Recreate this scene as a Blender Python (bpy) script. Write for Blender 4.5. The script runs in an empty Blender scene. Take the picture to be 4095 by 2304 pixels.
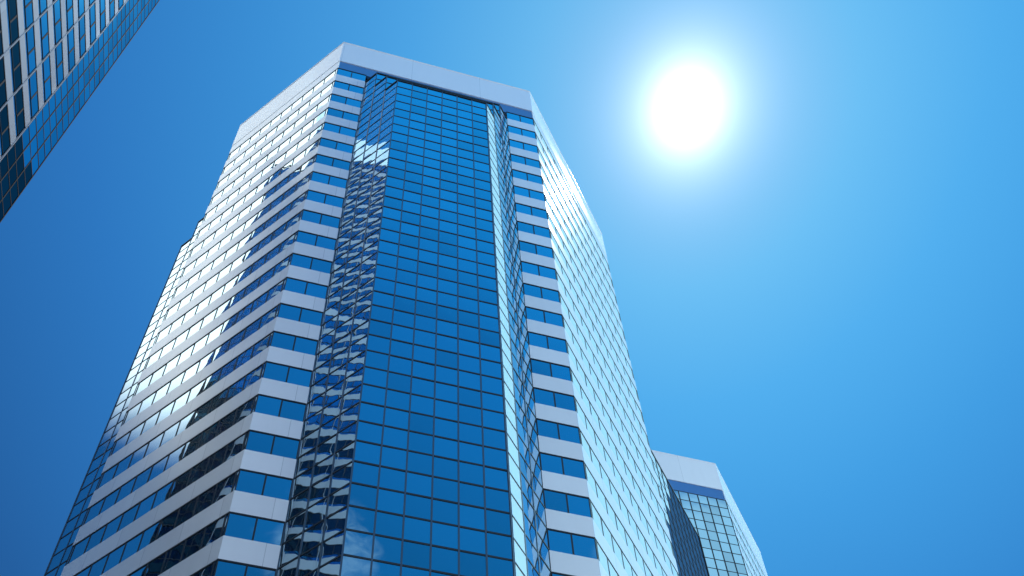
import bpy, math, random
from mathutils import Matrix, Vector
random.seed(7)
scene = bpy.context.scene
COL = scene.collection
rad = math.radians

# ------------------------------------------------------------------ scale
U = 32.0            # one survey unit = 32 m (camera to the near tower's front wall)
EYE = 1.6           # camera height
FL = 0.12507        # one storey in survey units (4.0 m)

# ------------------------------------------------------------------ camera
R2 = Vector((0.97488, -0.22235, -0.01218))
U2 = Vector((-0.13821, -0.64736, 0.74955))
FW = Vector((0.17454, 0.72904, 0.66184))
FW.normalize(); R2 = (R2 - FW * R2.dot(FW)).normalized(); U2 = R2.cross(FW)
F_PX, PPX, PPY, WPX, HPX = 4400.36, 1900.77, 3337.38, 4095.0, 2304.0
cam = bpy.data.cameras.new("camera")
camo = bpy.data.objects.new("camera", cam)
COL.objects.link(camo)
M = Matrix((R2, U2, -FW)).transposed().to_4x4()
M.translation = Vector((0, 0, EYE))
camo.matrix_world = M
cam.sensor_fit = 'HORIZONTAL'
cam.sensor_width = 36.0
cam.lens = F_PX / WPX * 36.0
cam.shift_x = (WPX / 2 - PPX) / WPX
cam.shift_y = (PPY - HPX / 2) / WPX
cam.clip_start = 0.1
cam.clip_end = 12000
scene.cycles.blur_glossy = 1.0
scene.cycles.caustics_reflective = False
scene.camera = camo


def project(p):
    v = Vector(p) - Vector((0, 0, EYE))
    d = v.dot(FW)
    if d <= 0.01:
        return None
    return (PPX + F_PX * v.dot(R2) / d, PPY - F_PX * v.dot(U2) / d)


# ------------------------------------------------------------------ sun, sky, exposure
SUN_AZ, SUN_EL = rad(46.3), rad(72.0)     # azimuth from +Y towards +X
SD = Vector((math.sin(SUN_AZ) * math.cos(SUN_EL), math.cos(SUN_AZ) * math.cos(SUN_EL), math.sin(SUN_EL)))
sun = bpy.data.lights.new("sun", 'SUN')
sun.energy = 3.0
sun.angle = rad(0.53)
sun.color = (1.0, 0.96, 0.9)
suno = bpy.data.objects.new("sun", sun)
COL.objects.link(suno)
suno.rotation_euler = SD.to_track_quat('Z', 'Y').to_euler()
suno.location = SD * 500

scene.view_settings.view_transform = 'Standard'
scene.view_settings.look = 'None'
scene.view_settings.gamma = 1
scene.view_settings.exposure = 0.0

world = bpy.data.worlds.new("World")
scene.world = world
world.use_nodes = True
world.cycles.sampling_method = 'MANUAL'
world.cycles.sample_map_resolution = 2048
wt = world.node_tree
wt.nodes.clear()


class NT:
    """small helper to write node graphs compactly"""
    def __init__(s, t): s.t = t

    def n(s, typ, **kw):
        nd = s.t.nodes.new(typ)
        for k, v in kw.items():
            setattr(nd, k, v)
        return nd

    def put(s, sock, v):
        if hasattr(v, 'is_output') or isinstance(v, bpy.types.NodeSocket):
            s.t.links.new(v, sock)
        else:
            sock.default_value = v

    def math(s, op, a, b=0.0, clamp=False):
        m = s.n('ShaderNodeMath', operation=op, use_clamp=clamp)
        s.put(m.inputs[0], a); s.put(m.inputs[1], b)
        return m.outputs[0]

    def dot(s, a, vec):
        m = s.n('ShaderNodeVectorMath', operation='DOT_PRODUCT')
        s.put(m.inputs[0], a); s.put(m.inputs[1], vec)
        return m.outputs['Value']

    def smooth(s, x, lo, hi):
        m = s.n('ShaderNodeMapRange', interpolation_type='SMOOTHSTEP')
        s.put(m.inputs[0], x)
        m.inputs[1].default_value = lo; m.inputs[2].default_value = hi
        return m.outputs[0]

    def mix(s, f, a, b, mode='MIX'):
        m = s.n('ShaderNodeMix', data_type='RGBA', blend_type=mode)
        s.put(m.inputs[0], f); s.put(m.inputs[6], a); s.put(m.inputs[7], b)
        return m.outputs[2]

    def noise(s, vec, scale, detail=4, rough=.55, dist=0.0):
        m = s.n('ShaderNodeTexNoise')
        if vec is not None:
            s.put(m.inputs['Vector'], vec)
        m.inputs['Scale'].default_value = scale
        m.inputs['Detail'].default_value = detail
        m.inputs['Roughness'].default_value = rough
        m.inputs['Distortion'].default_value = dist
        return m.outputs[0]


def bearing(az, el):
    return Vector((math.sin(rad(az)) * math.cos(rad(el)), math.cos(rad(az)) * math.cos(rad(el)), math.sin(rad(el))))


def build_world():
    w = NT(wt)
    tc = w.n('ShaderNodeTexCoord').outputs['Generated']
    nrm = w.n('ShaderNodeVectorMath', operation='NORMALIZE')
    wt.links.new(tc, nrm.inputs[0])
    d = nrm.outputs[0]
    sky = w.n('ShaderNodeTexSky', sky_type='NISHITA')
    sky.sun_disc = False
    sky.sun_elevation = SUN_EL
    sky.sun_rotation = SUN_AZ
    sky.altitude = 0
    sky.air_density = 1.0
    sky.dust_density = 0.3
    sky.ozone_density = 3.0
    # sky colour: physical sky, graded to the photograph's deep azure by the angle to the sun
    g = w.dot(d, tuple(SD))                                # cosine of the angle to the sun
    z = w.dot(d, (0, 0, 1))
    ang = w.math('ARCCOSINE', w.math('MINIMUM', g, .999999))
    mr = w.n('ShaderNodeMapRange')
    wt.links.new(ang, mr.inputs[0])
    mr.inputs[1].default_value = 0; mr.inputs[2].default_value = rad(90)
    ramp = w.n('ShaderNodeValToRGB')
    wt.links.new(mr.outputs[0], ramp.inputs[0])
    el = ramp.color_ramp.elements
    el[0].position = 0; el[0].color = SKY_RAMP[0][1] + (1,)
    el[1].position = 1; el[1].color = SKY_RAMP[-1][1] + (1,)
    for deg, c in SKY_RAMP[1:-1]:
        e = el.new(deg / 90.0); e.color = c + (1,)
    graded = w.mix(1.0, ramp.outputs[0], (10, 10, 10, 1), 'MULTIPLY')
    side = w.smooth(w.dot(d, (.97, .24, 0)), -.5, .5)
    graded = w.mix(1.0, graded, w.mix(side, SIDE_DARK + (1,), SIDE_PALE + (1,)), 'MULTIPLY')
    back = w.smooth(w.dot(d, (-.33, -.944, 0)), -.13, .15)
    graded = w.mix(1.0, graded, w.mix(back, (1, 1, 1, 1), BACK + (1,)), 'MULTIPLY')
    col = w.mix(.94, sky.outputs[0], graded)
    # air near the horizon: pale haze (outside the picture, lights the walls)
    hz = w.smooth(z, 0.62, 0.05)
    col = w.mix(w.math('MULTIPLY', hz, .85), col, HORIZON + (1,))
    # cloud banks, plus unseen bright patches added to light the walls
    n2 = w.noise(d, 1.6, 5, .55, .3)
    for c in CLOUDS_AND_FILL:
        m = w.smooth(w.dot(d, tuple(bearing(*c['at']))), math.cos(rad(c['r'][1])), math.cos(rad(c['r'][0])))
        if 'west' in c:                                    # clean edges of the bank
            ea, eb = rad(c['west']), rad(c['east'])
            m = w.math('MULTIPLY', m, w.smooth(w.dot(d, (math.cos(ea), -math.sin(ea), 0)), -.004, .006))
            m = w.math('MULTIPLY', m, w.smooth(w.dot(d, (-math.cos(eb), math.sin(eb), 0)), -.01, .05))
        nn = w.smooth(w.math('ADD', w.noise(d, c['n'], 6, .6, .4), w.math('MULTIPLY', m, .35)), *c['t'])
        f = w.math('MULTIPLY', w.math('MULTIPLY', m, nn), c['k'], True)
        col = w.mix(f, col, c['col'] + (1,))
    # thin wisps everywhere
    wis = w.math('MULTIPLY', w.smooth(n2, .50, .78), .05)
    col = w.mix(wis, col, (1.0, 1.25, 1.4, 1))
    # aureole round the sun
    for amp, sig, colr in AUREOLE:
        q = w.math('DIVIDE', ang, rad(sig))
        e = w.math('MULTIPLY', w.math('EXPONENT', w.math('MULTIPLY', q, -1.0)), amp)
        c = w.mix(1.0, colr + (1,), e, 'MULTIPLY')
        col = w.mix(1.0, col, c, 'ADD')
    bg = w.n('ShaderNodeBackground')
    bg.inputs['Strength'].default_value = 0.1
    wt.links.new(col, bg.inputs['Color'])
    out = w.n('ShaderNodeOutputWorld')
    wt.links.new(bg.outputs[0], out.inputs[0])


# colours below are radiance * 10 (background strength is 0.1)
SKY_RAMP = [(0, (.2, .52, .88)), (7, (.105, .48, .90)), (12, (.062, .40, .86)), (18, (.040, .32, .77)), (26, (.024, .225, .63)),
            (37, (.013, .13, .40)), (52, (.012, .105, .29)), (90, (.03, .17, .42))]
SIDE_DARK = (.66, .68, .77)
SIDE_PALE = (1.1, 1.08, 1.03)
BACK = (.14, 1.78, 1.62)
HORIZON = (10.0, 10.9, 12.8)
WHITE = (17.5, 19.4, 19.8)
CLOUDS_AND_FILL = [
    dict(at=(-77, 73), r=(11, 16.5), n=5.0, t=(.22, .50), k=1.0, col=WHITE, west=-84.6, east=-58),
    dict(at=(146, 51), r=(4.5, 7.4), n=12.0, t=(.36, .60), k=.38, col=(11., 16.2, 17.)),
    dict(at=(179.5, 55.0), r=(.5, 4.0), n=26.0, t=(.66, 1.0), k=.22, col=(9., 12., 13.)),
    dict(at=(98, 27), r=(17, 27), n=5.0, t=(.1, .4), k=.9, col=(38., 66., 74.)),  # no cloud: unseen bright patch added to brighten the right-hand walls
    dict(at=(140, 26), r=(12, 22), n=5.0, t=(.1, .4), k=.9, col=(24., 28., 32.)),  # another unseen patch, added as fill light for the walls
]
AUREOLE = [(30.0, 1.0, (1, 1, 1)), (1.9, 3.3, (1, 1, 1))]
build_world()


# ------------------------------------------------------------------ materials
def material(name, build):
    m = bpy.data.materials.new(name)
    m.use_nodes = True
    t = m.node_tree
    t.nodes.clear()
    w = NT(t)
    out = w.n('ShaderNodeOutputMaterial')
    t.links.new(build(w), out.inputs[0])
    return m


def principled(w, base, rough=.5, metal=0.0, spec=.5, coat=0.0, coat_r=.1, normal=None):
    p = w.n('ShaderNodeBsdfPrincipled')
    w.put(p.inputs['Base Color'], base)
    w.put(p.inputs['Roughness'], rough)
    w.put(p.inputs['Metallic'], metal)
    p.inputs['Specular IOR Level'].default_value = spec
    p.inputs['Coat Weight'].default_value = coat
    p.inputs['Coat Roughness'].default_value = coat_r
    p.inputs['Coat IOR'].default_value = 2.2
    if normal is not None:
        w.t.links.new(normal, p.inputs['Normal'])
    return p.outputs[0]


def glass_mat(name, tint, rough, pillow, wave, body=(.01, .03, .06), body_mix=.12, flat=False):
    """coated mirror glass: each pane slightly bowed and rippled"""
    def b(w):
        uv = w.n('ShaderNodeUVMap').outputs[0]
        sep = w.n('ShaderNodeSeparateXYZ'); w.t.links.new(uv, sep.inputs[0])
        u, v = sep.outputs[0], sep.outputs[1]
        fu, fv = w.math('FRACT', u), w.math('FRACT', v)
        pu = w.math('MULTIPLY', fu, w.math('SUBTRACT', 1.0, fu))
        pv = w.math('MULTIPLY', fv, w.math('SUBTRACT', 1.0, fv))
        pos = w.n('ShaderNodeNewGeometry').outputs['Position']
        cell = w.n('ShaderNodeTexWhiteNoise', noise_dimensions='2D')
        fl = w.n('ShaderNodeVectorMath', operation='FLOOR'); w.t.links.new(uv, fl.inputs[0])
        w.t.links.new(fl.outputs[0], cell.inputs['Vector'])
        rnd = cell.outputs['Value']
        amp = w.math('ADD', w.math('MULTIPLY', rnd, 1.2), .2)
        h = w.math('MULTIPLY', w.math('MULTIPLY', w.math('MULTIPLY', pu, pv), 16 * pillow), amp)
        nz = w.math('MULTIPLY', w.noise(pos, .45, 2, .45), wave)
        bump = w.n('ShaderNodeBump')
        bump.inputs['Strength'].default_value = 1.0
        bump.inputs['Distance'].default_value = 1.0
        w.t.links.new(w.math('ADD', h, nz), bump.inputs['Height'])
        dirt = w.noise(pos, .12, 3, .5)
        tn = w.mix(w.math('POWER', rnd, 2.0), tint + (1,), tuple(c * .75 for c in tint) + (1,))
        tn = w.mix(w.math('MULTIPLY', dirt, .18), tn, tuple(c * .8 for c in tint) + (1,))
        if flat:
            gl = w.n('ShaderNodeBsdfGlossy')
            gl.inputs['Roughness'].default_value = rough
            w.put(gl.inputs['Color'], tn); w.t.links.new(bump.outputs[0], gl.inputs['Normal'])
            mir = gl.outputs[0]
        else:
            mir = principled(w, tn, rough, 1.0, normal=bump.outputs[0])
        bod = principled(w, body + (1,), .25, 0, .5, normal=bump.outputs[0])
        mx = w.n('ShaderNodeMixShader')
        mx.inputs[0].default_value = body_mix
        w.t.links.new(mir, mx.inputs[1]); w.t.links.new(bod, mx.inputs[2])
        return mx.outputs[0]
    return material(name, b)


def panel_mat(name, base, joint_every, rough=.34, coat=1.0, spec=.5, bumpy=True):
    """enamelled metal panels with fine joints (u in metres, v 0..1)"""
    def b(w):
        uv = w.n('ShaderNodeUVMap').outputs[0]
        sep = w.n('ShaderNodeSeparateXYZ'); w.t.links.new(uv, sep.inputs[0])
        q = w.math('DIVIDE', sep.outputs[0], joint_every)
        fr = w.math('FRACT', q)
        j = w.math('LESS_THAN', w.math('MINIMUM', fr, w.math('SUBTRACT', 1.0, fr)), .014 / joint_every)
        cell = w.n('ShaderNodeTexWhiteNoise', noise_dimensions='2D')
        cmb = w.n('ShaderNodeCombineXYZ')
        w.t.links.new(w.math('FLOOR', q), cmb.inputs[0]); w.t.links.new(w.math('FLOOR', sep.outputs[1]), cmb.inputs[1])
        w.t.links.new(cmb.outputs[0], cell.inputs['Vector'])
        rv = cell.outputs['Value']
        pos = w.n('ShaderNodeNewGeometry').outputs['Position']
        st = w.n('ShaderNodeMapping'); w.t.links.new(pos, st.inputs[0])
        st.inputs['Scale'].default_value = (1, 1, .12)
        streak = w.smooth(w.noise(st.outputs[0], 1.1, 5, .62), .45, .8)
        c = w.mix(rv, base + (1,), tuple(x * .9 for x in base) + (1,))
        c = w.mix(w.math('MULTIPLY', streak, .35), c, tuple(x * .84 for x in base) + (1,))
        c = w.mix(w.math('MULTIPLY', j, .55), c, (.16, .17, .2, 1))
        nz = w.noise(pos, .8, 2, .5)
        bump = w.n('ShaderNodeBump')
        bump.inputs['Distance'].default_value = 1.0
        w.t.links.new(w.math('MULTIPLY', nz, .0004), bump.inputs['Height'])
        return principled(w, c, w.math('ADD', w.math('MULTIPLY', rv, .06), rough), 0, spec, coat, .22, normal=bump.outputs[0] if bumpy else None)
    return material(name, b)


GLASS = glass_mat("mirror_glass", (.60, .84, .95), .012, .0034, .005)
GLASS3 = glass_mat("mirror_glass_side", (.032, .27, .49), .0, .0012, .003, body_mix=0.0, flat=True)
GLASS3_DARKREFL = glass_mat("dark_reflection_mirror", (.012, .055, .085), .0, .0012, .003, body_mix=0.0, flat=True)  # dark reflection of a building put into the mirror colour
GLASS_GLARE = glass_mat("sky_glare_glass", (.9, .98, 1.0), .16, .003, .01, (.72, .95, .98), .66)  # bright sky glare put into the pane's pale body colour
GLASS_DARKREFL = material("dark_reflection_glass", lambda w: principled(w, (.03, .085, .17, 1), .4, 0, .0))  # annex panes: a dark reflection put into the base colour
PANEL = panel_mat("white_enamel_panel", (.77, .79, .83), 2.75)
CROWN = panel_mat("white_crown_panel", (.88, .90, .94), 6.9, bumpy=False)
FRAME = material("dark_bronze_frame", lambda w: principled(w, (.018, .022, .030, 1), .5, .0, .18))
MULL = material("sky_toned_mullion", lambda w: principled(w, (.10, .125, .16, 1), .35, .75, .5))  # frame metal made paler: sky reflection on uprights put into its colour
FRIEZE = material("blue_glass_frieze", lambda w: principled(w, (.045, .17, .43, 1), .5, .0, .2))
ROOF = material("dark_roof_membrane", lambda w: principled(w, (.06, .06, .065, 1), .8))


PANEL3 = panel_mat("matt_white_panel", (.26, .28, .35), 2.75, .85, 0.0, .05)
FRAME3 = material("matt_black_frame", lambda w: principled(w, (.012, .015, .022, 1), .9, 0, .05))


def ground_mat():
    def b(w):
        pos = w.n('ShaderNodeNewGeometry').outputs['Position']
        n = w.noise(pos, .35, 6, .6)
        br = w.n('ShaderNodeTexBrick'); w.t.links.new(pos, br.inputs['Vector'])
        br.inputs['Scale'].default_value = .8
        br.inputs['Color1'].default_value = (.40, .38, .35, 1)
        br.inputs['Color2'].default_value = (.35, .335, .315, 1)
        br.inputs['Mortar'].default_value = (.2, .19, .18, 1)
        br.inputs['Mortar Size'].default_value = .01
        c = w.mix(w.math('MULTIPLY', n, .4), br.outputs[0], (.30, .29, .27, 1))
        return principled(w, c, .8)
    return material("granite_paving", b)


GROUND = ground_mat()


# ------------------------------------------------------------------ mesh building
class MB:
    def __init__(s):
        s.v = []; s.f = []; s.uv = []; s.m = []

    def quad(s, a, b, c, d, uv=((0, 0), (1, 0), (1, 1), (0, 1)), mi=0):
        i = len(s.v)
        s.v += [tuple(a), tuple(b), tuple(c), tuple(d)]
        s.f.append((i, i + 1, i + 2, i + 3)); s.uv.append(uv); s.m.append(mi)

    def poly(s, pts, mi=0):
        i = len(s.v)
        s.v += [tuple(p) for p in pts]
        s.f.append(tuple(range(i, i + len(pts))))
        s.uv.append(tuple((p[0], p[1]) for p in pts)); s.m.append(mi)

    def add(s, o):
        i = len(s.v)
        s.v += o.v; s.f += [tuple(k + i for k in f) for f in o.f]; s.uv += o.uv; s.m += o.m

    def build(s, name, mats, parent=None):
        me = bpy.data.meshes.new(name)
        me.from_pydata(s.v, [], s.f)
        ul = me.uv_layers.new(name="UVMap")
        k = 0
        data = [0.0] * (2 * sum(len(f) for f in s.f))
        for f, uv in zip(s.f, s.uv):
            for q in range(len(f)):
                data[k] = uv[q][0]; data[k + 1] = uv[q][1]; k += 2
        ul.data.foreach_set("uv", data)
        if not isinstance(mats, (list, tuple)):
            mats = [mats]
        for m in mats:
            me.materials.append(m)
        me.polygons.foreach_set("material_index", s.m)
        me.update()
        o = bpy.data.objects.new(name, me)
        COL.objects.link(o)
        if parent is not None:
            o.parent = parent
        return o


class Wall:
    """vertical plane frame: s metres along a->b, z metres, o metres outward (right-hand side)"""
    def __init__(s, a, b):
        s.a = Vector((a[0], a[1])) * U
        s.b = Vector((b[0], b[1])) * U
        s.L = (s.b - s.a).length
        s.d = (s.b - s.a) / s.L
        s.n = Vector((s.d.y, -s.d.x))

    def p(s, t, z, o=0.0):
        q = s.a + s.d * t + s.n * o
        return (q.x, q.y, z)

    def box(s, mb, t0, t1, z0, z1, o0, o1, mi=0, back=False):
        P = s.p
        mb.quad(P(t0, z0, o1), P(t1, z0, o1), P(t1, z1, o1), P(t0, z1, o1), mi=mi)
        mb.quad(P(t0, z0, o0), P(t1, z0, o0), P(t1, z0, o1), P(t0, z0, o1), mi=mi)
        mb.quad(P(t0, z1, o1), P(t1, z1, o1), P(t1, z1, o0), P(t0, z1, o0), mi=mi)
        mb.quad(P(t0, z0, o0), P(t0, z0, o1), P(t0, z1, o1), P(t0, z1, o0), mi=mi)
        mb.quad(P(t1, z0, o1), P(t1, z0, o0), P(t1, z1, o0), P(t1, z1, o1), mi=mi)
        if back:
            mb.quad(P(t0, z0, o0), P(t0, z1, o0), P(t1, z1, o0), P(t1, z0, o0), mi=mi)

    def pane(s, mb, t0, t1, z0, z1, o, cell, tilt=.003, mi=0, flat_uv=False):
        e = [random.uniform(-tilt, tilt) for _ in range(3)]
        oo = [o + e[0], o + e[1], o + e[1] + e[2] - e[0] + 0.0, o + e[2]]
        P = s.p
        cu, cv = cell
        uv = ((cu + .0005, cv + .0005), (cu + .9995, cv + .0005), (cu + .9995, cv + .9995), (cu + .0005, cv + .9995))
        mb.quad(P(t0, z0, oo[0]), P(t1, z0, oo[1]), P(t1, z1, oo[2]), P(t0, z1, oo[3]), uv, mi)


def offset_line(pts, o, closed=False):
    """offset an open polyline to its right-hand side by o metres with mitred corners"""
    P = [Vector((p[0], p[1])) * U for p in pts]
    ns = []
    for i in range(len(P) - 1):
        d = (P[i + 1] - P[i]).normalized()
        ns.append(Vector((d.y, -d.x)))
    out = []
    for i, p in enumerate(P):
        if closed and i in (0, len(P) - 1):
            m = ns[-1] + ns[0]
            out.append(p + m * (2 * o / m.length_squared))
        elif i == 0:
            out.append(p + ns[0] * o)
        elif i == len(P) - 1:
            out.append(p + ns[-1] * o)
        else:
            a, b = ns[i - 1], ns[i]
            m = a + b
            out.append(p + m * (2 * o / m.length_squared))
    return out


def strip(mb, pts, z0, z1, o0, o1, mi=0, vrow=0, u0=0.0, caps=True):
    """a band (box section) following a polyline"""
    cl = (Vector(pts[0]) - Vector(pts[-1])).length < 1e-6
    caps = caps and not cl
    A = offset_line(pts, o0, cl); B = offset_line(pts, o1, cl)
    u = u0
    for i in range(len(pts) - 1):
        L = (Vector(pts[i + 1]) - Vector(pts[i])).length * U
        a0, a1, b0, b1 = A[i], A[i + 1], B[i], B[i + 1]
        uv = ((u, vrow + .05), (u + L, vrow + .05), (u + L, vrow + .95), (u, vrow + .95))
        V = lambda q, z: (q.x, q.y, z)
        mb.quad(V(b0, z0), V(b1, z0), V(b1, z1), V(b0, z1), uv, mi)
        mb.quad(V(a0, z0), V(a1, z0), V(b1, z0), V(b0, z0), uv, mi)
        mb.quad(V(b0, z1), V(b1, z1), V(a1, z1), V(a0, z1), uv, mi)
        if caps and i == 0:
            mb.quad(V(a0, z0), V(b0, z0), V(b0, z1), V(a0, z1), uv, mi)
        if caps and i == len(pts) - 2:
            mb.quad(V(b1, z0), V(a1, z0), V(a1, z1), V(b1, z1), uv, mi)
        u += L


def Z(z):
    return EYE + z * U


def thing(name, label, cat, loc, group=None, mesh=None):
    o = bpy.data.objects.new(name, mesh)
    COL.objects.link(o)
    o.location = loc
    o['label'] = label; o['category'] = cat
    if group:
        o['group'] = group
    return o


class Collector:
    """keeps candidate parts with their size in the picture; the 100 largest become parts, the rest one"""
    def __init__(s, name, mats, limit=100, sub=None):
        s.name, s.mats, s.limit, s.items, s.sub = name, mats, limit, [], sub

    def add(s, mb, quad, parent, sub=None):
        pr = [project(q) for q in quad]
        a = 0.0
        if all(p is not None for p in pr):
            cl = [(min(max(p[0], 0), WPX), min(max(p[1], 0), HPX)) for p in pr]
            for i in range(4):
                x0, y0 = cl[i]; x1, y1 = cl[(i + 1) % 4]
                a += x0 * y1 - x1 * y0
        s.items.append((-a * .5, mb, parent, sub))     # facing quads run clockwise in y-down pixels

    def flush(s):
        s.items.sort(key=lambda i: -i[0])
        rest = {}
        for k, (a, mb, par, sub) in enumerate(s.items):
            if k < s.limit and a > 4:
                o = mb.build(s.name, s.mats, par)
                if sub is not None:
                    sub[0].build(s.sub, sub[1], o)
            else:
                r = rest.setdefault(par, [MB(), list(s.mats) if isinstance(s.mats, (list, tuple)) else [s.mats]])
                r[0].add(mb)
                if sub is not None:
                    if sub[1] not in r[1]:
                        r[1].append(sub[1])
                    sub[0].m = [r[1].index(sub[1])] * len(sub[0].m)
                    r[0].add(sub[0])
        for par, (a, mats) in rest.items():
            o = a.build(s.name, mats, par)
            o['kind'] = 'stuff'


def window_wall(tower, coll, wall, t_edges, rows, glass, cell0, rec=.035, head=.11, jamb=.045, sill=.03):
    """ribbon windows: every window a dark frame with its pane"""
    for r, (z0, z1) in enumerate(rows):
        for c in range(len(t_edges) - 1):
            t0, t1 = t_edges[c], t_edges[c + 1]
            fm = MB()
            o0, o1 = -rec - .05, -rec + .02
            wall.box(fm, t0, t1, z1 - head, z1 + .05, o0, o1 + .01)
            wall.box(fm, t0, t0 + jamb, z0, z1 - head, o0, o1)
            wall.box(fm, t1 - jamb, t1, z0, z1 - head, o0, o1)
            wall.box(fm, t0 + jamb, t1 - jamb, z0 - .05, z0 + sill, o0, o1 - .01)
            pm = MB()
            wall.pane(pm, t0 + jamb - .01, t1 - jamb + .01, z0 + sill - .01, z1 - head + .01, -rec, (cell0 + c, r))
            q = [wall.p(t0, z0), wall.p(t1, z0), wall.p(t1, z1), wall.p(t0, z1)]
            coll.add(fm, q, tower, (pm, glass))


# ------------------------------------------------------------------ the shared tower design
TOP, PBOT, HEAD0 = 4.151, 3.9515, 3.880
WINH = .0655
NFL = 31
HEADS = [HEAD0 - FL * k for k in range(NFL)]
M45 = .03                       # plan step of one oblique bay module (x or y)


def band_rows():
    """(z0,z1) metres of every white spandrel band, top to bottom"""
    out = []
    for k in range(NFL):
        zt = HEADS[k] - WINH
        zb = HEADS[k] - FL
        out.append((Z(zb), Z(zt)))
    return out


def glass_bay(tower, paneC, P, d, n_front, fw, label=None, seed=0):
    """stepped glass bay. P: plan start on the wall, d: wall direction (unit), outward to the right.
       three oblique modules out, n_front modules along, three back; the crown steps back storey by storey"""
    d = Vector(d); n = Vector((d.y, -d.x))
    P = Vector(P)
    o1 = [P + (d + n) * (M45 * k) for k in range(4)]
    e = P + d * (6 * M45 + n_front * fw)
    o2 = [e + (n - d) * (M45 * k) for k in range(4)]           # far side, k = 0 on the wall
    H = [HEAD0 - .5 * FL - .0045, HEAD0 - 1.5 * FL - .0035, HEAD0 - 2.5 * FL - .0065]   # tops of step 1,2,3
    capm = MB()
    # flat tops and their dark copings
    for k in (1, 2, 3):
        inner = [o1[k - 1], o2[k - 1]]
        zt = Z(H[k - 1])
        pts = [o1[k - 1], o1[k], o2[k], o2[k - 1]]
        capm.poly([(p.x * U, p.y * U, zt - .05) for p in pts])
        strip(capm, [tuple(p) for p in pts], zt - .16, zt, -.25, .03)
    bay = capm.build('glass_bay', FRAME, tower)
    if label:
        bay['label'] = label
    # levels: window heads and the half-storey transoms
    lev = []
    for k in range(NFL):
        lev.append(HEADS[k]); lev.append(HEADS[k] - FL * .5)
    lev = [z for z in lev if z > .02]
    cell = seed * 100
    walls = []
    for k in (1, 2, 3):
        walls.append((Wall(o1[k - 1], o1[k]), -1, H[k - 1], 1))
        walls.append((Wall(o2[k], o2[k - 1]), -1, H[k - 1], 1))
    nf = n_front
    walls.append((Wall(o1[3], o2[3]), -1, H[2], nf))
    walls.append((Wall(o1[2], o2[2]), H[2], H[1], nf + 2))
    walls.append((Wall(o1[1], o2[1]), H[1], H[0], nf + 4))
    for wi, (w, zlo, zhi, nc) in enumerate(walls):
        cell += 20
        ls = sorted([z for z in lev if zlo + .004 < z < zhi - .004] + [zhi, max(zlo, .0)])
        if nc == nf + 2:
            te = [0, M45 * U] + [M45 * U + i * fw * U for i in range(1, nf)] + [w.L - M45 * U, w.L]
        elif nc == nf + 4:
            te = [0, M45 * U, 2 * M45 * U] + [2 * M45 * U + i * fw * U for i in range(1, nf)] + [w.L - 2 * M45 * U, w.L - M45 * U, w.L]
        else:
            te = [w.L * i / nc for i in range(nc + 1)]
        for r in range(len(ls) - 1):
            for c in range(len(te) - 1):
                pm = MB()
                w.pane(pm, te[c], te[c + 1], Z(ls[r]), Z(ls[r + 1]), -.03, (cell + c, r), tilt=.004, mi=1 if (wi == 5 and d.x > .5) else 0)  # outermost right oblique column: bright sky reflection put into the pane colour
                q = [w.p(te[c], Z(ls[r])), w.p(te[c + 1], Z(ls[r])), w.p(te[c + 1], Z(ls[r + 1])), w.p(te[c], Z(ls[r + 1]))]
                paneC.add(pm, q, bay)
        # upright mullions
        tt = te[:-1] if nc > 1 else te[:-1]
        for i, t in enumerate(te):
            if nc == 1 and i == 1:
                continue
            mm = MB()
            t0, t1 = t - .045, t + .045
            w.box(mm, t0, t1, Z(max(zlo, .0)), Z(zhi), -.12, .0)
            mm.build('mullion', MULL, bay)
    # transoms wrap the whole bay
    for z in lev:
        if z > H[0]:
            continue
        k = 3 if z < H[2] else 2 if z < H[1] else 1
        pts = [tuple(o1[0]), tuple(o1[k]), tuple(o2[k]), tuple(o2[0])]
        tm = MB()
        strip(tm, pts, Z(z) - .068, Z(z) + .068, -.1, -.008)
        tm.build('transom', FRAME, bay)
    # solid inner core so nothing shows between panes
    core = MB()
    A = offset_line([tuple(o1[0]), tuple(o1[3]), tuple(o2[3]), tuple(o2[0])], -.2)
    for i in range(3):
        core.quad((A[i].x, A[i].y, 0), (A[i + 1].x, A[i + 1].y, 0), (A[i + 1].x, A[i + 1].y, Z(H[2]) - .1), (A[i].x, A[i].y, Z(H[2]) - .1))
    core.build('inner_wall', FRAME, bay)
    return o1, o2


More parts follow.
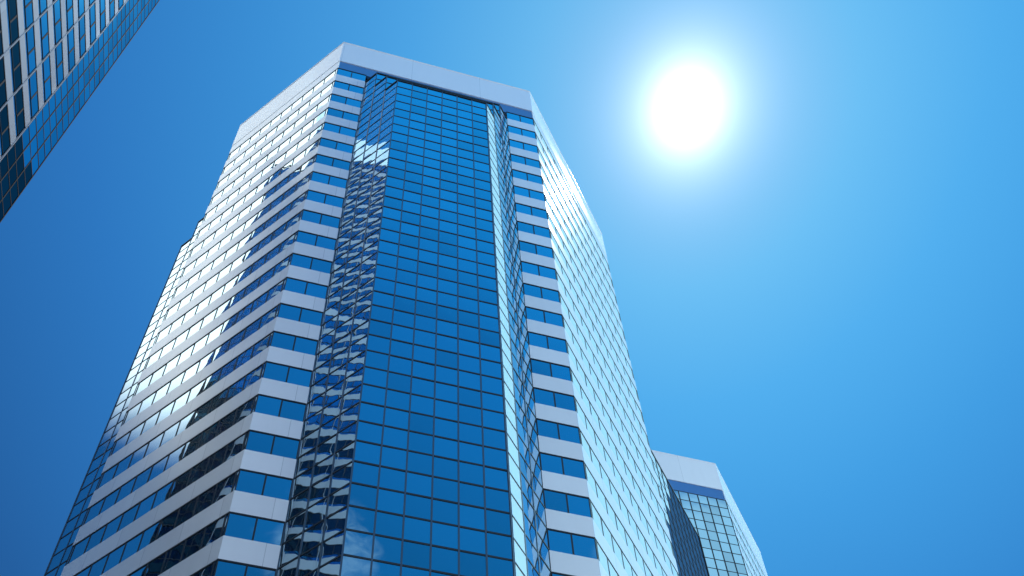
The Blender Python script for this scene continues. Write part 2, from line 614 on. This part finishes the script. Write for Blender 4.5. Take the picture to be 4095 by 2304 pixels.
def octagon_tower(ox, oy, label, front, left_bay, group, right_glass=False, seed=0):
    """ox, oy: plan offset in survey units. front: 'bay' or 'grid'"""
    A = (-.1425 + ox, 1.0 + oy); B = (.4590 + ox, 1.0 + oy)
    B2 = (.8195 + ox, 1.3605 + oy); B3 = (.8195 + ox, 1.962 + oy)
    K2 = (.5177 + ox, 2.2638 + oy); K1 = (-.0838 + ox, 2.2638 + oy)
    C3 = (-.4442 + ox, 1.9034 + oy); C = (-.4442 + ox, 1.3017 + oy)
    W1 = (-.0568 + ox, 1.0 + oy); W2 = (.3737 + ox, 1.0 + oy)
    L1 = (C[0], C[1] + .0857); L2 = (C[0], C3[1] - .0857)
    cx, cy = (A[0] + B[0]) / 2 * U, (A[1] + K1[1]) / 2 * U
    tower = thing('office_tower', label, 'skyscraper', (0, 0, 0), group)
    ring = [C, A, B, B2, B3, K2, K1, C3]
    # inner wall and roof
    m = MB()
    rp = [Vector(p) * U for p in ring]
    cc = Vector((cx, cy))
    rin = [cc + (p - cc) * ((((p - cc).length) - .45) / (p - cc).length) for p in rp]
    for i in range(8):
        a, b = rin[i], rin[(i + 1) % 8]
        m.quad((a.x, a.y, 0), (b.x, b.y, 0), (b.x, b.y, Z(PBOT)), (a.x, a.y, Z(PBOT)))
    m.build('inner_wall', FRAME, tower)
    m = MB(); m.poly([(p.x, p.y, Z(TOP) - 1.1) for p in rin]); m.build('roof', ROOF, tower)
    # crown
    m = MB()
    strip(m, ring + [ring[0]], Z(PBOT), Z(TOP), -.5, .02, vrow=400)
    m.build('crown_parapet', CROWN, tower)
    m = MB()
    strip(m, ring + [ring[0]], Z(TOP), Z(TOP) + .12, -.6, .05, vrow=402)
    m.build('coping', CROWN, tower)
    # soffit lip below the crown and the blue frieze
    fr = MB()
    if front == 'bay':
        strip(fr, [A, B], Z(HEAD0), Z(PBOT), -.3, -.06)
    else:
        strip(fr, [A, B], Z(HEAD0), Z(PBOT), -.3, -.06)
    fr.build('frieze', FRIEZE, tower)
    cr = MB()
    strip(cr, [B, B2, B3, K2, K1, C3, C, A], Z(HEAD0), Z(PBOT), -.4, .0, vrow=401)
    cr.build('white_frieze', PANEL, tower)
    # white spandrel bands, one per storey, wrapping the corners
    if front == 'bay':
        segs = [([L1, C, A, W1] if left_bay else [C3, C, A, W1])]
        segs.append([W2, B, B2, B3, K2, K1, C3] + ([L2] if left_bay else []))
    else:
        segs = [[B, B2, B3, K2, K1, C3, C, A]]
    for r, (z0, z1) in enumerate(band_rows()):
        if z1 < .5:
            continue
        for si, sg in enumerate(segs):
            m = MB()
            strip(m, sg, max(z0, .05), z1, -.45, .0, vrow=r + 40 * si, u0=-(Vector(sg[0]) - Vector(A if si == 0 else B)).length * U)
            m.build('spandrel_band', PANEL, tower)
    # windows
    wc = Collector('window', FRAME, sub='pane')
    rows = [(Z(h - WINH), Z(h)) for h in HEADS if Z(h - WINH) > .5]

    def ribs(a, b, n, start=0.0, end=0.0):
        w = Wall(a, b)
        s0, s1 = start * U, w.L - end * U
        ed = [s0 + (s1 - s0) * i / n for i in range(n + 1)]
        if start: ed = [0.0] + ed
        if end: ed = ed + [w.L]
        return w, ed
    jobs = []
    if front == 'bay':
        jobs.append(ribs(A, W1, 2)); jobs.append(ribs(W2, B, 2))
    jobs.append(ribs(C, A, 10, .0071, .0075))
    jobs.append(ribs(B, B2, 12, .0055, .0075))
    jobs.append(ribs(B2, B3, 14)); jobs.append(ribs(B3, K2, 10)); jobs.append(ribs(K2, K1, 14)); jobs.append(ribs(K1, C3, 12))
    if left_bay:
        jobs.append(ribs(C, L1, 2) if False else ribs(L1, C, 2)); jobs.append(ribs(C3, L2, 2))
    else:
        jobs.append(ribs(C3, C, 14))
    for j, (w, ed) in enumerate(jobs):
        window_wall(tower, wc, w, ed, rows, GLASS_GLARE if abs(w.n.x - .7071) < .01 and w.n.y < 0 else GLASS, seed * 1000 + 20 * j)  # right-hand wall: glare is in the pane colour
    wc.flush()
    pc = Collector('glass_pane', [GLASS, GLASS_GLARE])
    if front == 'bay':
        glass_bay(tower, pc, W1, (1, 0), 6, (.4305 - 6 * M45) / 6, seed=seed + 1)
        if left_bay:
            glass_bay(tower, pc, L2, (0, -1), 6, (L2[1] - L1[1] - 6 * M45) / 6, seed=seed + 2)
    else:
        # flat curtain wall between the corners
        w = Wall(A, B)
        nc = 15
        te = [w.L * i / nc for i in range(nc + 1)]
        base = MB()
        w.box(base, 0, w.L, Z(HEAD0) - .12, Z(HEAD0), -.3, -.02)
        gb = base.build('curtain_wall', FRAME, tower)
        lev = sorted([z for k in range(NFL) for z in (HEADS[k], HEADS[k] - FL * .5) if z > .02])
        for r in range(len(lev) - 1):
            for c in range(nc):
                pm = MB()
                w.pane(pm, te[c], te[c + 1], Z(lev[r]), Z(lev[r + 1]), -.04, (seed * 1000 + 500 + c, r), tilt=.004)
                q = [w.p(te[c], Z(lev[r])), w.p(te[c + 1], Z(lev[r])), w.p(te[c + 1], Z(lev[r + 1])), w.p(te[c], Z(lev[r + 1]))]
                pc.add(pm, q, gb)
        for t in te:
            mm = MB(); w.box(mm, max(t - .07, 0), min(t + .07, w.L), 0, Z(HEAD0) - .12, -.15, -.01); mm.build('mullion', FRAME, gb)
        for z in lev[:-1]:
            mm = MB(); w.box(mm, 0, w.L, Z(z) - .07, Z(z) + .07, -.15, -.03); mm.build('transom', FRAME, gb)
    pc.flush()
    return tower


# ------------------------------------------------------------------ ground
def build_ground():
    m = MB()
    s = 6000
    m.quad((-s, -s, 0), (s, -s, 0), (s, s, 0), (-s, s, 0))
    o = m.build('ground', GROUND)
    o['kind'] = 'structure'


build_ground()

# ------------------------------------------------------------------ the near tower and its twin behind
octagon_tower(0, 0, 'tall white-banded tower in the middle with a stepped blue glass bay down its front', 'bay', True,
              'twin octagonal towers', seed=1)
octagon_tower(1.0914, 1.107, 'white-crowned tower rising behind at the right, its front a grid of pale glass', 'grid', False,
              'twin octagonal towers', seed=5)


# ------------------------------------------------------------------ glass annex between the two
def annex():
    top = 3.115
    a = (.826, 1.4534); b = (1.2075, 1.8349); c = (1.2075, 2.095); d = (.826, 2.095)
    t = thing('office_annex', 'lower glass building with dark reflections in its panes, squeezed between the two towers', 'building', (0, 0, 0))
    m = MB()
    rin = offset_line([a, b, c], -.3)
    for i in range(2):
        m.quad((rin[i].x, rin[i].y, 0), (rin[i + 1].x, rin[i + 1].y, 0), (rin[i + 1].x, rin[i + 1].y, Z(top) - .1), (rin[i].x, rin[i].y, Z(top) - .1))
    m.build('inner_wall', FRAME, t)
    m = MB(); m.poly([(p[0] * U, p[1] * U, Z(top) - .15) for p in (a, b, c, d)]); m.build('roof', ROOF, t)
    m = MB(); strip(m, [a, b, c], Z(top) - .25, Z(top), -.4, .05); m.build('coping', FRAME, t)
    pc = Collector('glass_pane', [GLASS_GLARE, GLASS_DARKREFL])
    cell = 9000
    for w, nc in ((Wall(a, b), 13), (Wall(b, c), 6)):
        te = [w.L * i / nc for i in range(nc + 1)]
        nr = 50
        zs = [Z(top) - .25 - 2.0 * i for i in range(nr) if Z(top) - 2.0 * i > .3]
        for r in range(len(zs) - 1):
            for k in range(nc):
                pm = MB()
                w.pane(pm, te[k], te[k + 1], zs[r + 1], zs[r], -.02, (cell + k, r), tilt=.003, mi=0 if (nc == 13 and (k < 3 or (k < 9 and r < 14 - 2 * k))) else 1)  # pale panes stand for reflected sky, dark ones for a reflected building
                q = [w.p(te[k], zs[r + 1]), w.p(te[k + 1], zs[r + 1]), w.p(te[k + 1], zs[r]), w.p(te[k], zs[r])]
                pc.add(pm, q, t)
        for x in te:
            mm = MB(); w.box(mm, x - .13, x + .13, 0, Z(top) - .25, -.12, .0); mm.build('mullion', FRAME3, t)
        for z in zs:
            mm = MB(); w.box(mm, 0, w.L, z - .09, z + .09, -.12, -.008); mm.build('transom', FRAME3, t)
        cell += 50
    pc.flush()


annex()


# ------------------------------------------------------------------ the neighbour tower at the left
def left_tower():
    X = -.8817
    y0, ys, ye = .42, 1.1435, 1.268
    fl = .1402
    top, pbot = 6.02, 5.77
    Cc = (X, ys)
    t = thing('office_tower', 'tall banded tower leaning in at the top left with a glass strip up its corner', 'skyscraper', (0, 0, 0))
    Y0, Y1 = (X, y0), (X, ye)
    bk0, bk1 = (X - .55, y0), (X - .55, ye)
    # this wall faces +X; walking -y -> +y keeps the outside on the right
    m = MB()
    bkc = (X - .55, ys); stop = 5.215
    for ya, yb, zt in ((y0, ys, Z(top) - 1), (ys, ye, Z(stop) - .3)):
        A = [Vector(p) * U for p in ((X - .012, ya + .012), (X - .012, yb - .012), (X - .538, yb - .012), (X - .538, ya + .012))]
        m = MB()
        for i in range(4):
            a, b = A[i], A[(i + 1) % 4]
            m.quad((a.x, a.y, 0), (b.x, b.y, 0), (b.x, b.y, zt), (a.x, a.y, zt))
        m.build('inner_wall', FRAME3, t)
        m = MB(); m.poly([(p.x, p.y, zt - .01) for p in A]); m.build('roof', ROOF, t)
    m = MB(); strip(m, [bk0, Y0, Cc, bkc, bk0], Z(pbot), Z(top), -.4, .05, vrow=500); m.build('crown_parapet', CROWN, t)
    m = MB(); w = Wall(Cc, bkc); w.box(m, 0, w.L, Z(stop), Z(pbot), -.3, 0); m.build('upper_side_wall', PANEL3, t)
    h0 = 3.3783 + fl * 17      # head line of the topmost storey below the crown
    heads = [h0 - fl * k for k in range(41) if h0 - fl * k > .15]
    w = Wall(Y0, Cc)
    nm = 15
    ed = [w.L - .0493 * U * (nm - i) for i in range(nm)] + [w.L]
    ed = [e for e in ed if e > 0]
    ed = [0.0] + ed if ed[0] > .4 else ed
    for r, h in enumerate(heads):
        m = MB()
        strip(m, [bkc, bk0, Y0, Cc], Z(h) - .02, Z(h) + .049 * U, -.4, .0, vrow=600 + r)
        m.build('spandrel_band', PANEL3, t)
    # glass sill panels above each band, then the window itself
    sp = MB()
    for r, h in enumerate(heads):
        w.pane(sp, 0, w.L, Z(h) + .049 * U, Z(h) + .072 * U, -.07, (0, 0), tilt=.001)
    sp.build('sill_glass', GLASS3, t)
    wc = Collector('window', FRAME3, sub='pane')
    rows = [(Z(h - fl + .072), Z(h)) for h in heads]
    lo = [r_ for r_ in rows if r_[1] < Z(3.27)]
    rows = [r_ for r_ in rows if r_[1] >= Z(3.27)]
    window_wall(t, wc, w, ed, lo, GLASS3_DARKREFL, 7200, rec=.035, head=.16, jamb=.07, sill=.02)  # lower storeys: dark reflection painted into the panes
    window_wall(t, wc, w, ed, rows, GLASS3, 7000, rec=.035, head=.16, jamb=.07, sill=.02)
    wc.flush()
    # slim white fins up every second mullion
    for i, x in enumerate(ed):
        if i % 2 == 1:
            fb = MB(); w.box(fb, x - .13, x - .06, 0, Z(pbot), -.12, .05)
            fb.build('fin', PANEL3, t)
    # corner strip of curtain wall
    w = Wall(Cc, Y1)
    nc = 3
    te = [w.L * i / nc for i in range(nc + 1)]
    m = MB(); w.box(m, 0, w.L, Z(stop) - .2, Z(stop), -.3, 0); gb = m.build('corner_glass', FRAME3, t)
    pc = Collector('glass_pane', [GLASS3, GLASS3_DARKREFL])
    lev = sorted([3.2027 + .0701 * k for k in range(-44, 37)])
    lev = [z for z in lev if 0 < z < stop - .01]
    for r in range(len(lev) - 1):
        for c in range(nc):
            pm = MB()
            w.pane(pm, te[c], te[c + 1], Z(lev[r]), Z(lev[r + 1]), -.03, (7500 + c, r), tilt=.004, mi=1 if lev[r] < 3.19 + .035 * (c - 1) else 0)  # lowest strip panes carry the painted dark reflection
            q = [w.p(te[c], Z(lev[r])), w.p(te[c + 1], Z(lev[r])), w.p(te[c + 1], Z(lev[r + 1])), w.p(te[c], Z(lev[r + 1]))]
            pc.add(pm, q, gb)
    for x in te:
        mm = MB(); w.box(mm, x - .05, x + .05, 0, Z(stop) - .2, -.12, -.005); mm.build('mullion', FRAME3, gb)
    for z in lev:
        mm = MB(); w.box(mm, 0, w.L, Z(z) - .07, Z(z) + .07, -.12, -.012); mm.build('transom', FRAME3, gb)
    pc.flush()
    # hidden far wall of the tower
    m = MB()
    w = Wall(Y1, bk1)
    for k in range(14):
        w.pane(m, w.L * k / 14, w.L * (k + 1) / 14, 0, Z(stop), -.05, (7600 + k, 0), tilt=.0)
    m.build('rear_glass', GLASS3, t)


left_tower()
